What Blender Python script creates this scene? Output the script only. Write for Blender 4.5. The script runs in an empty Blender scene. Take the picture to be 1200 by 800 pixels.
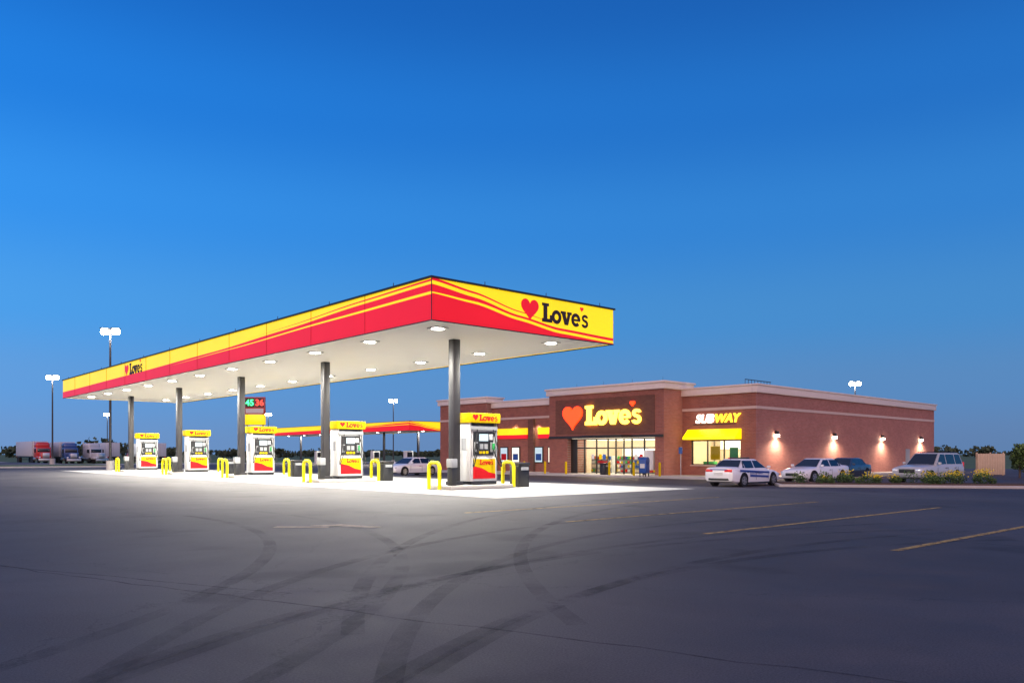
import bpy, bmesh, math, random
from mathutils import Vector, Matrix
random.seed(7)
S = bpy.context.scene
D = bpy.data
R = math.radians

# ------------------------------------------------------------------ materials
def new_mat(name):
    m = D.materials.new(name); m.use_nodes = True
    nt = m.node_tree
    return m, nt, nt.nodes["Principled BSDF"]

def mat(name, col, rough=0.6, metal=0.0, var=0.12, scale=3.0, emis=None, estr=0.0, bump=0.0, spec=0.5, coat=0.0):
    m, nt, b = new_mat(name)
    n = nt.nodes; l = nt.links
    b.inputs["Roughness"].default_value = rough
    b.inputs["Metallic"].default_value = metal
    b.inputs["Specular IOR Level"].default_value = spec
    b.inputs["Coat Weight"].default_value = coat
    tc = n.new("ShaderNodeTexCoord"); no = n.new("ShaderNodeTexNoise")
    no.inputs["Scale"].default_value = scale; no.inputs["Detail"].default_value = 6
    l.new(tc.outputs["Object"], no.inputs["Vector"])
    mx = n.new("ShaderNodeMix"); mx.data_type = 'RGBA'
    a = [max(0, c*(1-var)) for c in col]; c2 = [min(1, c*(1+var)) for c in col]
    mx.inputs["A"].default_value = (*a, 1); mx.inputs["B"].default_value = (*c2, 1)
    l.new(no.outputs["Fac"], mx.inputs["Factor"]); l.new(mx.outputs["Result"], b.inputs["Base Color"])
    if bump:
        bp = n.new("ShaderNodeBump"); bp.inputs["Strength"].default_value = bump
        bp.inputs["Distance"].default_value = 0.02
        l.new(no.outputs["Fac"], bp.inputs["Height"]); l.new(bp.outputs["Normal"], b.inputs["Normal"])
    if emis:
        b.inputs["Emission Color"].default_value = (*emis, 1)
        b.inputs["Emission Strength"].default_value = estr
    return m

def brick_mat(name, c1, c2, mortar, axis):
    m, nt, b = new_mat(name); n = nt.nodes; l = nt.links
    tc = n.new("ShaderNodeTexCoord")
    sx = n.new("ShaderNodeSeparateXYZ"); cx = n.new("ShaderNodeCombineXYZ")
    l.new(tc.outputs["Object"], sx.inputs[0]); l.new(sx.outputs["Y" if axis == 'y' else "X"], cx.inputs["X"]); l.new(sx.outputs["Z"], cx.inputs["Y"])
    bt = n.new("ShaderNodeTexBrick")
    bt.inputs["Scale"].default_value = 1.0
    bt.inputs["Brick Width"].default_value = 0.30; bt.inputs["Row Height"].default_value = 0.10
    bt.inputs["Mortar Size"].default_value = 0.008; bt.inputs["Mortar Smooth"].default_value = 0.2
    bt.inputs["Color1"].default_value = (*c1, 1); bt.inputs["Color2"].default_value = (*c2, 1); bt.inputs["Mortar"].default_value = (*mortar, 1)
    l.new(cx.outputs[0], bt.inputs["Vector"])
    no = n.new("ShaderNodeTexNoise"); no.inputs["Scale"].default_value = 0.9; no.inputs["Detail"].default_value = 5
    l.new(tc.outputs["Object"], no.inputs["Vector"])
    mr = n.new("ShaderNodeMapRange"); mr.inputs["To Min"].default_value = 0.8; mr.inputs["To Max"].default_value = 1.2
    l.new(no.outputs["Fac"], mr.inputs["Value"])
    mx = n.new("ShaderNodeMix"); mx.data_type = 'RGBA'; mx.blend_type = 'MULTIPLY'; mx.inputs["Factor"].default_value = 1
    l.new(bt.outputs["Color"], mx.inputs["A"]); l.new(mr.outputs[0], mx.inputs["B"])
    l.new(mx.outputs["Result"], b.inputs["Base Color"])
    b.inputs["Roughness"].default_value = 0.85
    bp = n.new("ShaderNodeBump"); bp.inputs["Strength"].default_value = 0.4; bp.inputs["Distance"].default_value = 0.01
    l.new(bt.outputs["Fac"], bp.inputs["Height"]); bp.invert = True; l.new(bp.outputs["Normal"], b.inputs["Normal"])
    return m

def asphalt_mat():
    m, nt, b = new_mat("asphalt"); n = nt.nodes; l = nt.links
    tc = n.new("ShaderNodeTexCoord")
    def noise(s, d=6, r=0.6, dist=0):
        x = n.new("ShaderNodeTexNoise"); x.inputs["Scale"].default_value = s; x.inputs["Detail"].default_value = d
        x.inputs["Roughness"].default_value = r; x.inputs["Distortion"].default_value = dist
        l.new(tc.outputs["Object"], x.inputs["Vector"]); return x
    big = noise(0.14, 6, 0.65, 0.8); mid = noise(1.1, 6, 0.7, 0.3); fine = noise(70, 3, 0.7)
    ramp = n.new("ShaderNodeValToRGB")
    e = ramp.color_ramp.elements
    e[0].position = 0.36; e[0].color = (0.039, 0.034, 0.036, 1); e[1].position = 0.66; e[1].color = (0.070, 0.062, 0.064, 1)
    l.new(big.outputs["Fac"], ramp.inputs[0])
    def mul(a, bsock, lo, hi, fmin=0.25, fmax=0.75):
        mr = n.new("ShaderNodeMapRange"); mr.inputs["From Min"].default_value = fmin; mr.inputs["From Max"].default_value = fmax
        mr.inputs["To Min"].default_value = lo; mr.inputs["To Max"].default_value = hi
        l.new(bsock, mr.inputs["Value"])
        mx = n.new("ShaderNodeMix"); mx.data_type = 'RGBA'; mx.blend_type = 'MULTIPLY'; mx.inputs["Factor"].default_value = 1
        l.new(a, mx.inputs["A"]); l.new(mr.outputs[0], mx.inputs["B"]); return mx.outputs["Result"]
    c = mul(ramp.outputs[0], mid.outputs["Fac"], 0.75, 1.25)
    c = mul(c, fine.outputs["Fac"], 0.45, 1.7)
    sp = noise(0.55, 3, 0.5); c = mul(c, sp.outputs["Fac"], 1.0, 0.65, 0.60, 0.68)
    vo = n.new("ShaderNodeTexVoronoi"); vo.feature = 'DISTANCE_TO_EDGE'; vo.inputs["Scale"].default_value = 0.13
    wn = noise(1.3, 5, 0.7)
    ad = n.new("ShaderNodeVectorMath"); ad.operation = 'ADD'
    l.new(tc.outputs["Object"], ad.inputs[0]); l.new(wn.outputs["Color"], ad.inputs[1]); l.new(ad.outputs[0], vo.inputs["Vector"])
    c = mul(c, vo.outputs["Distance"], 0.6, 1.0, 0.0008, 0.002)
    l.new(c, b.inputs["Base Color"])
    rr = n.new("ShaderNodeMapRange"); rr.inputs["To Min"].default_value = 0.55; rr.inputs["To Max"].default_value = 0.85
    l.new(mid.outputs["Fac"], rr.inputs["Value"]); l.new(rr.outputs[0], b.inputs["Roughness"])
    b.inputs["Specular IOR Level"].default_value = 0.38
    bp = n.new("ShaderNodeBump"); bp.inputs["Strength"].default_value = 0.5; bp.inputs["Distance"].default_value = 0.006
    l.new(fine.outputs["Fac"], bp.inputs["Height"]); l.new(bp.outputs["Normal"], b.inputs["Normal"])
    return m

def worn_mat(name, col, lo=0.40, hi=0.6, scale=6.0, amax=0.9):
    m, nt, b = new_mat(name); n = nt.nodes; l = nt.links
    b.inputs["Base Color"].default_value = (*col, 1); b.inputs["Roughness"].default_value = 0.8
    tc = n.new("ShaderNodeTexCoord"); no = n.new("ShaderNodeTexNoise"); no.inputs["Scale"].default_value = scale
    no.inputs["Detail"].default_value = 8; no.inputs["Roughness"].default_value = 0.75
    l.new(tc.outputs["Object"], no.inputs["Vector"])
    mr = n.new("ShaderNodeMapRange"); mr.inputs["From Min"].default_value = lo; mr.inputs["From Max"].default_value = hi
    mr.inputs["To Min"].default_value = 0; mr.inputs["To Max"].default_value = amax
    l.new(no.outputs["Fac"], mr.inputs["Value"]); l.new(mr.outputs[0], b.inputs["Alpha"])
    return m

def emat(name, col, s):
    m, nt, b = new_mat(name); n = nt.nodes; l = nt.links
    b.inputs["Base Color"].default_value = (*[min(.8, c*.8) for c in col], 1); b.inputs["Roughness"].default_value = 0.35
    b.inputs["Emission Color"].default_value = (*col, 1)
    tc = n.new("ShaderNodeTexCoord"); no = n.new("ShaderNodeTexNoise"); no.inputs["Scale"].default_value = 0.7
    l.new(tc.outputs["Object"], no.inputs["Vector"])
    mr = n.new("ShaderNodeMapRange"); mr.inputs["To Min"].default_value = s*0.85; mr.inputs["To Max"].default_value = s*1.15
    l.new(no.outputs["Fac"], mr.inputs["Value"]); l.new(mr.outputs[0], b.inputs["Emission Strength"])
    return m

def glass_mat(name):
    m = D.materials.new(name); m.use_nodes = True; nt = m.node_tree; n = nt.nodes; l = nt.links
    n.clear(); o = n.new("ShaderNodeOutputMaterial"); mx = n.new("ShaderNodeMixShader")
    t = n.new("ShaderNodeBsdfTransparent"); t.inputs[0].default_value = (.9, .92, .92, 1)
    g = n.new("ShaderNodeBsdfGlossy"); g.inputs["Roughness"].default_value = 0.02
    fr = n.new("ShaderNodeFresnel"); fr.inputs[0].default_value = 1.3
    l.new(fr.outputs[0], mx.inputs[0]); l.new(t.outputs[0], mx.inputs[1]); l.new(g.outputs[0], mx.inputs[2]); l.new(mx.outputs[0], o.inputs[0])
    return m

M = {}
M['asphalt'] = asphalt_mat()
M['concrete'] = mat("concrete", (.44, .43, .40), .8, var=.18, scale=1.2, bump=.2)
M['kerb'] = mat("kerb_concrete", (.42, .40, .37), .8, var=.15, scale=2)
M['grass'] = mat("grass_field", (.07, .12, .035), .95, var=.4, scale=.05)
M['mulch'] = mat("mulch", (.10, .055, .03), .95, var=.5, scale=14, bump=.8)
M['yellow_line'] = worn_mat("worn_yellow_paint", (.50, .33, .09), .30, .56, 6, .85)
M['worn_arrow'] = worn_mat("worn_arrow_paint", (.66, .54, .36), .28, .5)
M['tyre_mark'] = worn_mat("tyre_mark", (.012, .012, .014), .40, .80, .9, .45)
M['sealant'] = worn_mat("crack_sealant", (.02, .02, .022), .35, .6, 2, .5)
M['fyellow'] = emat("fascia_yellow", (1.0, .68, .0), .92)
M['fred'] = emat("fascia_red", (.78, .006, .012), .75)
M['fdark'] = mat("logo_brown", (.045, .02, .015), .5)
M['dark_trim'] = mat("dark_trim", (.02, .018, .018), .45)
M['soffit'] = mat("canopy_soffit", (.84, .82, .76), .5, var=.03, scale=.5)
M['column'] = mat("column_paint", (.022, .02, .022), .45, var=.2)
M['white'] = mat("white_panel", (.60, .60, .58), .45, var=.06)
M['grey'] = mat("grey_panel", (.28, .29, .30), .5)
M['black'] = mat("black_plastic", (.013, .013, .015), .45)
M['rubber'] = mat("rubber", (.012, .012, .012), .7)
M['steel'] = mat("steel", (.5, .5, .5), .35, metal=.9)
M['bollard'] = mat("bollard_yellow", (.70, .62, .008), .5, var=.06, spec=.25)
M['pyellow'] = mat("pump_yellow", (.60, .42, .002), .7, var=.05, spec=.1)
M['pred'] = mat("pump_red", (.50, .006, .01), .5, var=.05, spec=.2)
M['screen'] = emat("pump_screen", (.45, .6, .65), .8)
M['cooler'] = emat("cooler_light", (.75, .9, 1.0), 1.2)
M['pgreen'] = mat("nozzle_green", (.03, .3, .08), .4)
M['lamp'] = emat("lamp_lens", (1., .97, .9), 80)
M['canlamp'] = emat("canopy_lamp_lens", (1., .97, .88), 40)
M['sconce'] = emat("sconce_lens", (1., .9, .7), 60)
M['brick_f'] = brick_mat("brick_front", (.34, .11, .068), (.26, .078, .05), (.28, .20, .17), 'y')
M['brick_s'] = brick_mat("brick_side", (.42, .155, .115), (.34, .12, .085), (.34, .24, .2), 'x')
M['brick_d'] = brick_mat("brick_dark", (.18, .07, .04), (.13, .048, .03), (.14, .09, .07), 'y')
M['cornice'] = mat("cornice_stone", (.74, .65, .57), .7, var=.06)
M['band'] = mat("band_stone", (.60, .45, .37), .75, var=.08)
M['roof'] = mat("roof_membrane", (.25, .25, .25), .9)
M['glass'] = glass_mat("window_glass")
M['frame'] = mat("window_frame", (.02, .018, .016), .35)
M['sign_y'] = emat("sign_yellow", (1., .66, .07), 4.0)
M['sign_r'] = emat("sign_red", (1., .045, .006), 2.8)
M['sign_w'] = emat("sign_white", (1., .96, .80), 3.0)
M['sign_y2'] = emat("sign_yellow_letters", (1., .72, .03), 2.2)
M['menu'] = emat("menu_board", (1., .9, .7), 1.3)
M['awning'] = emat("awning_yellow", (1., .76, .0), 1.5)
M['ceil'] = emat("store_ceiling", (1., .88, .66), 2.6)
M['inner'] = mat("interior_wall", (.66, .56, .42), .7)
M['tile'] = mat("interior_floor", (.45, .38, .3), .3)
M['carglass'] = mat("car_glass", (.012, .014, .017), .05, spec=.8, var=.05)
M['car_white'] = mat("car_paint_white", (.80, .80, .80), .25, var=.03, coat=.6)
M['car_silver'] = mat("car_paint_silver", (.50, .50, .48), .3, var=.03, coat=.6, metal=.1)
M['car_dark'] = mat("car_paint_dark", (.03, .035, .05), .25, var=.05, coat=.8)
M['pblue'] = mat("decal_blue", (.02, .06, .30), .35)
M['rim'] = mat("wheel_rim", (.45, .45, .46), .3, metal=.7)
M['tail'] = mat("tail_light", (.5, .01, .01), .2, emis=(1, .02, .02), estr=.25)
M['head'] = mat("head_light", (.75, .78, .8), .1, metal=.3)
M['tred'] = mat("truck_red", (.5, .02, .02), .3, coat=.5)
M['tblue'] = mat("truck_blue", (.03, .08, .25), .3, coat=.5)
M['twhite'] = mat("trailer_white", (.50, .52, .55), .45, var=.06)
M['tan'] = mat("fence_tan", (.60, .46, .30), .8, var=.15)
M['bark'] = mat("bark", (.10, .07, .05), .9, var=.3)
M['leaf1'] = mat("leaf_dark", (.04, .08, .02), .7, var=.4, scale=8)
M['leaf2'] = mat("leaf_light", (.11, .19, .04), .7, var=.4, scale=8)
M['leaf_far1'] = mat("far_leaf_dark", (.035, .055, .03), .9, var=.3)
M['leaf_far2'] = mat("far_leaf_light", (.06, .085, .04), .9, var=.3)
M['flower'] = mat("flower_yellow", (.80, .60, .03), .7)
M['led_g'] = emat("led_green", (.05, 1., .3), 2.5)
M['led_r'] = emat("led_red", (1., .05, .03), 2.5)
M['mblue'] = mat("mailbox_blue", (.02, .08, .30), .35)
M['gpaint'] = mat("green_goods", (.05, .35, .08), .5)

# ------------------------------------------------------------------ helpers
def link(o, parent=None):
    S.collection.objects.link(o)
    if parent is not None: o.parent = parent
    return o

def empty(name, loc=(0, 0, 0), rot=0):
    e = D.objects.new(name, None); e.empty_display_size = .3
    e.location = loc; e.rotation_euler = (0, 0, rot); return link(e)

def mesh_obj(name, bm, mats, parent=None, loc=(0, 0, 0), rot=(0, 0, 0), smooth=None):
    me = D.meshes.new(name); bmesh.ops.recalc_face_normals(bm, faces=bm.faces[:])
    bm.to_mesh(me); bm.free()
    for m in (mats if isinstance(mats, (list, tuple)) else [mats]): me.materials.append(m)
    if isinstance(smooth, (int, float)):
        me.shade_smooth(); me.set_sharp_from_angle(angle=R(smooth))
    o = D.objects.new(name, me); o.location = loc; o.rotation_euler = rot
    return link(o, parent)

def box(name, x0, x1, y0, y1, z0, z1, m, parent=None, bev=0.0, seg=2):
    bm = bmesh.new()
    bmesh.ops.create_cube(bm, size=1)
    cx, cy, cz = (x0+x1)/2, (y0+y1)/2, (z0+z1)/2
    for v in bm.verts:
        v.co = Vector((v.co.x*(x1-x0), v.co.y*(y1-y0), v.co.z*(z1-z0)))
    if bev: bmesh.ops.bevel(bm, geom=bm.edges[:], offset=bev, segments=seg, affect='EDGES', profile=.5)
    for v in bm.verts: v.co += Vector((cx, cy, cz))
    return mesh_obj(name, bm, m, parent, smooth=35 if bev else None)

def cyl(name, p0, p1, r0, r1, m, parent=None, seg=16):
    p0 = Vector(p0); p1 = Vector(p1); d = p1-p0
    bm = bmesh.new()
    bmesh.ops.create_cone(bm, cap_ends=True, segments=seg, radius1=r0, radius2=r1, depth=d.length)
    q = d.to_track_quat('Z', 'Y').to_matrix().to_4x4(); q.translation = (p0+p1)/2
    bmesh.ops.transform(bm, matrix=q, verts=bm.verts)
    return mesh_obj(name, bm, m, parent, smooth=40)

def tube(name, pts, r, m, parent=None):
    cu = D.curves.new(name, 'CURVE'); cu.dimensions = '3D'; cu.bevel_depth = r; cu.bevel_resolution = 3; cu.use_fill_caps = True
    sp = cu.splines.new('POLY'); sp.points.add(len(pts)-1)
    for p, q in zip(sp.points, pts): p.co = (*q, 1)
    o = D.objects.new(name+"_c", cu); S.collection.objects.link(o)
    dg = bpy.context.evaluated_depsgraph_get(); dg.update()
    me = D.meshes.new_from_object(o.evaluated_get(dg)); me.name = name
    D.objects.remove(o); D.curves.remove(cu)
    me.materials.clear(); me.materials.append(m); me.shade_smooth(); me.set_sharp_from_angle(angle=R(50))
    return link(D.objects.new(name, me), parent)

def slab_polys(name, polys, m, depth, parent, loc, rot, stack=.0015):
    bm = bmesh.new()
    for i, p in enumerate(polys):
        y = -(depth + i*stack)
        a = [bm.verts.new((x, y, z)) for x, z in p]; b = [bm.verts.new((x, 0, z)) for x, z in p]
        try:
            bm.faces.new(a)
            for k in range(len(p)): bm.faces.new((a[k], a[(k+1) % len(p)], b[(k+1) % len(p)], b[k]))
        except ValueError: pass
    return mesh_obj(name, bm, m, parent, loc, rot)

def arc_polys(cx, cz, rx, rz, th, a0, a1, n=22):
    out = []; o = []; i_ = []
    for k in range(n+1):
        a = R(a0+(a1-a0)*k/n)
        o.append((cx+(rx)*math.cos(a), cz+(rz)*math.sin(a))); i_.append((cx+(rx-th)*math.cos(a), cz+(rz-th)*math.sin(a)))
    for k in range(n): out.append([o[k], o[k+1], i_[k+1], i_[k]])
    return out

def rect(x0, x1, z0, z1): return [(x0, z0), (x1, z0), (x1, z1), (x0, z1)]
def heart(cx, cz, s):
    p = []
    for k in range(40):
        t = 2*math.pi*k/40
        p.append((cx+s*16*math.sin(t)**3/34, cz+s*(13*math.cos(t)-5*math.cos(2*t)-2*math.cos(3*t)-math.cos(4*t)+2)/34))
    return p
def word_glyphs():
    g = []
    g.append(rect(.08, .36, 0, 1.0)); g.append(rect(-.02, .48, .85, 1.0)); g.append(rect(-.02, .72, 0, .19)); g.append(rect(.55, .72, 0, .40))
    s1 = [arc_polys(1.05, .35, .36, .37, .205, 0, 360, 28)]
    g.append([(1.40, .70), (1.69, .70), (1.81, .28), (1.92, .70), (2.13, .70), (1.92, 0), (1.66, 0)])
    g.append(rect(1.36, 1.75, .58, .715)); g.append(rect(1.86, 2.19, .58, .715))
    s1.append(arc_polys(2.53, .35, .355, .37, .195, 0, 318, 26)); g.append(rect(2.24, 2.85, .29, .40))
    s1.append(arc_polys(3.26, .515, .25, .205, .145, 15, 270, 16)); s1.append(arc_polys(3.24, .215, .27, .23, .155, 90, -165, 16))
    return g, s1
def word_logo(name, sc, m, mheart, depth, parent, loc, rot, heart_big=None):
    g, s1 = word_glyphs()
    g = [[(x*sc, z*sc) for x, z in p] for p in g]
    slab_polys(name+"_letters", g, m, depth, parent, loc, rot)
    st = [[(x*sc, z*sc) for x, z in p] for q in s1 for p in q]
    slab_polys(name+"_round_letters", st, m, depth*.97, parent, loc, rot, 0)
    slab_polys(name+"_small_heart", [heart(3.0*sc, .98*sc, .30*sc)], mheart, depth, parent, loc, rot)
    if heart_big: slab_polys(name+"_heart", [heart(heart_big[0], heart_big[1], heart_big[2])], mheart, depth, parent, loc, rot)

def text_mesh(name, s, size, m, parent, loc, rot, ext=.02, bold=.01, align='LEFT', shear=0, sx=1):
    cu = D.curves.new(name, 'FONT'); cu.body = s; cu.size = size; cu.extrude = ext; cu.offset = bold; cu.align_x = align; cu.shear = shear
    o = D.objects.new(name+"_t", cu); S.collection.objects.link(o)
    dg = bpy.context.evaluated_depsgraph_get(); dg.update()
    me = D.meshes.new_from_object(o.evaluated_get(dg)); me.name = name
    D.objects.remove(o); me.materials.clear(); me.materials.append(m)
    me.transform(Matrix.Rotation(R(90), 4, 'X') @ Matrix.Diagonal((sx, 1, 1, 1)))
    ob = D.objects.new(name, me); ob.location = loc; ob.rotation_euler = rot
    return link(ob, parent)

def light(name, kind, loc, power, col=(1, .95, .85), parent=None, size=.3, rot=(0, 0, 0), spot=None, shape='DISK'):
    li = D.lights.new(name, kind); li.energy = power; li.color = col
    if kind == 'AREA': li.shape = shape; li.size = size
    elif kind != 'SUN': li.shadow_soft_size = size
    if spot: li.spot_size = R(spot); li.spot_blend = .8
    o = D.objects.new(name, li); o.location = loc; o.rotation_euler = rot
    return link(o, parent)

def gh(x):
    t = min(1, max(0, (x-10)/13)); return -0.5*t*t*(3-2*t)

FX = (0, 0, -math.pi/2)

# ------------------------------------------------------------------ ground
def sheet(name, xs, y0, y1, dz, m, ny=1):
    bm = bmesh.new(); rows = []
    for x in xs: rows.append([bm.verts.new((x, y0+(y1-y0)*j/ny, gh(x)+dz)) for j in range(ny+1)])
    for a, b in zip(rows[:-1], rows[1:]):
        for j in range(ny): bm.faces.new((a[j], b[j], b[j+1], a[j+1]))
    return mesh_obj(name, bm, m, smooth=60)
ramp = [10+13*i/26 for i in range(27)]
sheet("ground", [-2500, -100]+ramp+[100, 4000], -2500, 4000, -.03, M['grass'])
sheet("asphalt_parking_lot", [-90]+ramp+[92], -90, 118, 0, M['asphalt'])
sheet("concrete_forecourt", [0.5, 5, 9.6], -2.3, 47, .004, M['concrete'])
bm = bmesh.new()
for i in range(12): 
    y = 1.5+4*i; v = [bm.verts.new(p) for p in ((.5, y, .0055), (9.6, y, .0055), (9.6, y+.03, .0055), (.5, y+.03, .0055))]; bm.faces.new(v)
for x in (3.2, 6.4):
    v = [bm.verts.new(p) for p in ((x, -2.3, .0065), (x+.03, -2.3, .0065), (x+.03, 47, .0065), (x, 47, .0065))]; bm.faces.new(v)
mesh_obj("forecourt_joints", bm, M['sealant'])
sheet("access_road", [-90, 0, 9.9, 16, 23, 150], 122, 134, -.005, M['concrete'])
E = empty("grass_island", (-35, 62, 0))
box("island_kerb", 0, 44, 0, 9, -.05, .14, M['kerb'], E, .05); box("island_grass", .25, 43.75, .25, 8.75, .141, .17, M['grass'], E)

def strip(bm, pts, w, dz, mi=0):
    pv = None
    for i, (x, y) in enumerate(pts):
        a = Vector(pts[max(0, i-1)]); b = Vector(pts[min(len(pts)-1, i+1)]); t = (b-a).normalized(); nn = Vector((-t.y, t.x))*w/2
        c = (bm.verts.new((x+nn.x, y+nn.y, gh(x+nn.x)+dz)), bm.verts.new((x-nn.x, y-nn.y, gh(x-nn.x)+dz)))
        if pv: bm.faces.new((pv[0], pv[1], c[1], c[0]))
        pv = c
bm = bmesh.new()
for y in (-6.0, -8.9, -11.8, -14.6, -17.5, -20.4): strip(bm, [(-3.5+i*1.5, y) for i in range(7)], .11, .005)
for y in (16, 19, 22, 25, 28, 31, 34, 37): strip(bm, [(25.5+i, y) for i in range(6)], .10, .006)
mesh_obj("parking_line_markings", bm, M['yellow_line'])
bm = bmesh.new()
def gpoly(bm, P, dz):
    bm.faces.new([bm.verts.new((x, y, gh(x)+dz)) for x, y in P])
gpoly(bm, [(-7.75, -6.35), (-7.1, -6.95), (-7.22, -7.1), (-7.9, -6.5)], .005)
gpoly(bm, [(-7.3, -6.6), (-6.75, -6.7), (-6.5, -7.6), (-6.75, -7.6), (-6.95, -6.95), (-7.15, -6.85)], .0065)
mesh_obj("arrow_marking", bm, M['worn_arrow'])
bm = bmesh.new()
k = 0
for cx, cy, r, a0, a1 in [(-6, -24, 10.2, 60, 125), (-4.5, -26.5, 13.0, 70, 128), (-20, -4, 12, -60, 5), (6, -24, 18, 90, 150), (-2, -22, 11.5, 75, 150)]:
    for dr in (0, 1.55):
        k += 1; strip(bm, [(cx+(r+dr)*math.cos(R(a0+(a1-a0)*i/40)), cy+(r+dr)*math.sin(R(a0+(a1-a0)*i/40))) for i in range(41)], .16, .003+.0004*k)
mesh_obj("tyre_marks", bm, M['tyre_mark'])
bm = bmesh.new()
for j, (a, b) in enumerate([((-13, -6), (-9.2, -17.5)), ((-19, 8), (-10.5, -12.5)), ((-2, -40), (-1.4, 20))]):
    pts = []
    for i in range(40):
        t = i/39; pts.append((a[0]+(b[0]-a[0])*t+random.uniform(-.04, .04), a[1]+(b[1]-a[1])*t+random.uniform(-.04, .04)))
    strip(bm, pts, .025, .0022+.0002*j)
mesh_obj("crack_seal_lines", bm, M['sealant'])

# ------------------------------------------------------------------ fuel canopy
CW, CL, Z0, Z1 = 7.9, 43.5, 5.1, 6.3
def swoosh(name, lo, hi, L, n, m, depth, parent, loc, rot, s_from_left):
    polys = []
    for i in range(n):
        a, b = L[0]+(L[1]-L[0])*i/n, L[0]+(L[1]-L[0])*(i+1)/n
        la, lb, ha, hb = lo(a), lo(b), hi(a), hi(b)
        if ha-la < .001 and hb-lb < .001: continue
        xa, xb = (a, b) if s_from_left else (-a, -b)
        polys.append([(xa, la), (xb, lb), (xb, hb), (xa, ha)])
    slab_polys(name, polys, m, depth, parent, loc, rot, 0)
def interp(P):
    def f(s):
        for (a, va), (b, vb) in zip(P[:-1], P[1:]):
            if s <= b:
                t = (s-a)/(b-a); t = t*t*(3-2*t)*.5+t*.5; return va+(vb-va)*t
        return P[-1][1]
    return f
def canopy(name, loc, w, L, z0, z1, cols, colx, lamps, logos=True, lampW=190):
    E = empty(name, loc); F = z1-z0
    box("roof_deck", .045, w-.045, .045, L-.045, z0+.012, z1-.1, M['soffit'], E)
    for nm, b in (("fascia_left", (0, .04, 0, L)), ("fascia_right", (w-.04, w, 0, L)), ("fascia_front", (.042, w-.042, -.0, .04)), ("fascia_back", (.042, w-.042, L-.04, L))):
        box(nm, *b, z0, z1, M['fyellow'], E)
    for nm, b in (("cap_left", (-.06, .05, -.06, L+.06)), ("cap_right", (w-.05, w+.06, -.06, L+.06)), ("cap_front", (.052, w-.052, -.06, .05)), ("cap_back", (.052, w-.052, L-.05, L+.06))):
        box(nm, *b, z1+.002, z1+.06, M['dark_trim'], E)
    for nm, b in (("drip_left", (-.02, .038, -.02, L)), ("drip_right", (w-.038, w+.02, -.02, L)), ("drip_front", (.04, w-.04, -.02, .038))):
        box(nm, *b, z0-.03, z0-.002, M['dark_trim'], E)
    box("corner_trim", -.02, .0, -.02, -.0, z0, z1, M['dark_trim'], E)
    if logos:
        for i in range(11): cyl("roof_marker", (.0, 2+i*4, z1+.06), (.0, 2+i*4, z1+.17), .012, .012, M['dark_trim'], E, 6)
        for i in range(3): cyl("roof_marker", (2+i*2.6, 0, z1+.06), (2+i*2.6, 0, z1+.17), .012, .012, M['dark_trim'], E, 6)
        for i in range(1, 12): box("panel_seam", -.0135, -.0005, i*3.66-.004, i*3.66+.004, z0, z1, M['dark_trim'], E)
    k = L/43.5
    top = interp([(0, .86*F), (4*k, .80*F), (9*k, .66*F), (16*k, .52*F), (28*k, .42*F), (L, .34*F)])
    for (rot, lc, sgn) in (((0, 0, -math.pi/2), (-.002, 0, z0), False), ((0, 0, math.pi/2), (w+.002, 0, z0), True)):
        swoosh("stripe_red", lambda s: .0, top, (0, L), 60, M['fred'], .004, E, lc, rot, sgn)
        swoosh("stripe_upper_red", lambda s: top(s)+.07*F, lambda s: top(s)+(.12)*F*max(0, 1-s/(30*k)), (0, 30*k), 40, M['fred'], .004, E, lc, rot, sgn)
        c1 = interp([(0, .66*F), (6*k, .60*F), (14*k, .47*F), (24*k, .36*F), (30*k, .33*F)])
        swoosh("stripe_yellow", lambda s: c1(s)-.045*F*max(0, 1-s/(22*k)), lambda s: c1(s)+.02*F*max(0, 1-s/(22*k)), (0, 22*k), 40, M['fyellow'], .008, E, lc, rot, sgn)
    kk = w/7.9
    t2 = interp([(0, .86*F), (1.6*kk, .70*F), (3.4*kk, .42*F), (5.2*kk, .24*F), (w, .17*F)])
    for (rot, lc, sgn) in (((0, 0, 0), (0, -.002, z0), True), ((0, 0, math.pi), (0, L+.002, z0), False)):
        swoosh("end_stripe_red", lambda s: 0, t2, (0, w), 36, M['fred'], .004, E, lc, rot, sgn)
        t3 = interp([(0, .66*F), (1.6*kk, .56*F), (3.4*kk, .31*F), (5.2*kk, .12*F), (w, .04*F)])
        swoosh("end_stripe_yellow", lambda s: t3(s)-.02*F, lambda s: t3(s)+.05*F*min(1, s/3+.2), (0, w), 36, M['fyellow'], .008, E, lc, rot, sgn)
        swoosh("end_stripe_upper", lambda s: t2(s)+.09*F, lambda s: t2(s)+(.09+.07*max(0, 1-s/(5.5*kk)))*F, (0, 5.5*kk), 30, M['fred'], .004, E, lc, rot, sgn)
    if logos:
        word_logo("logo_end", .62, M['fdark'], M['fred'], .012, E, (4.42, -.006, z0+.42), (0, 0, 0), (-.55, .32, .82))
        word_logo("logo_side", .62, M['fdark'], M['fred'], .012, E, (-.006, 28.4, z0+.50), FX, (-.55, .28, .72))
    for i, y in enumerate(cols):
        box("column", colx-.145, colx+.145, y-.145, y+.145, 0, z0+.011, M['column'], E, .015)
        box("column_base", colx-.22, colx+.22, y-.22, y+.22, 0, .28, M['column'], E, .02)
    for (x, y) in lamps:
        box("lamp_housing", x-.24, x+.24, y-.24, y+.24, z0-.02, z0+.0115, M['white'], E)
        cyl("lamp_lens", (x, y, z0-.03), (x, y, z0-.021), .19, .19, M['canlamp'], E, 20)
        if lampW: light("lamp_light", 'AREA', (x, y, z0-.04), lampW, (1, .96, .86), E, .36)
    return E
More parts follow.
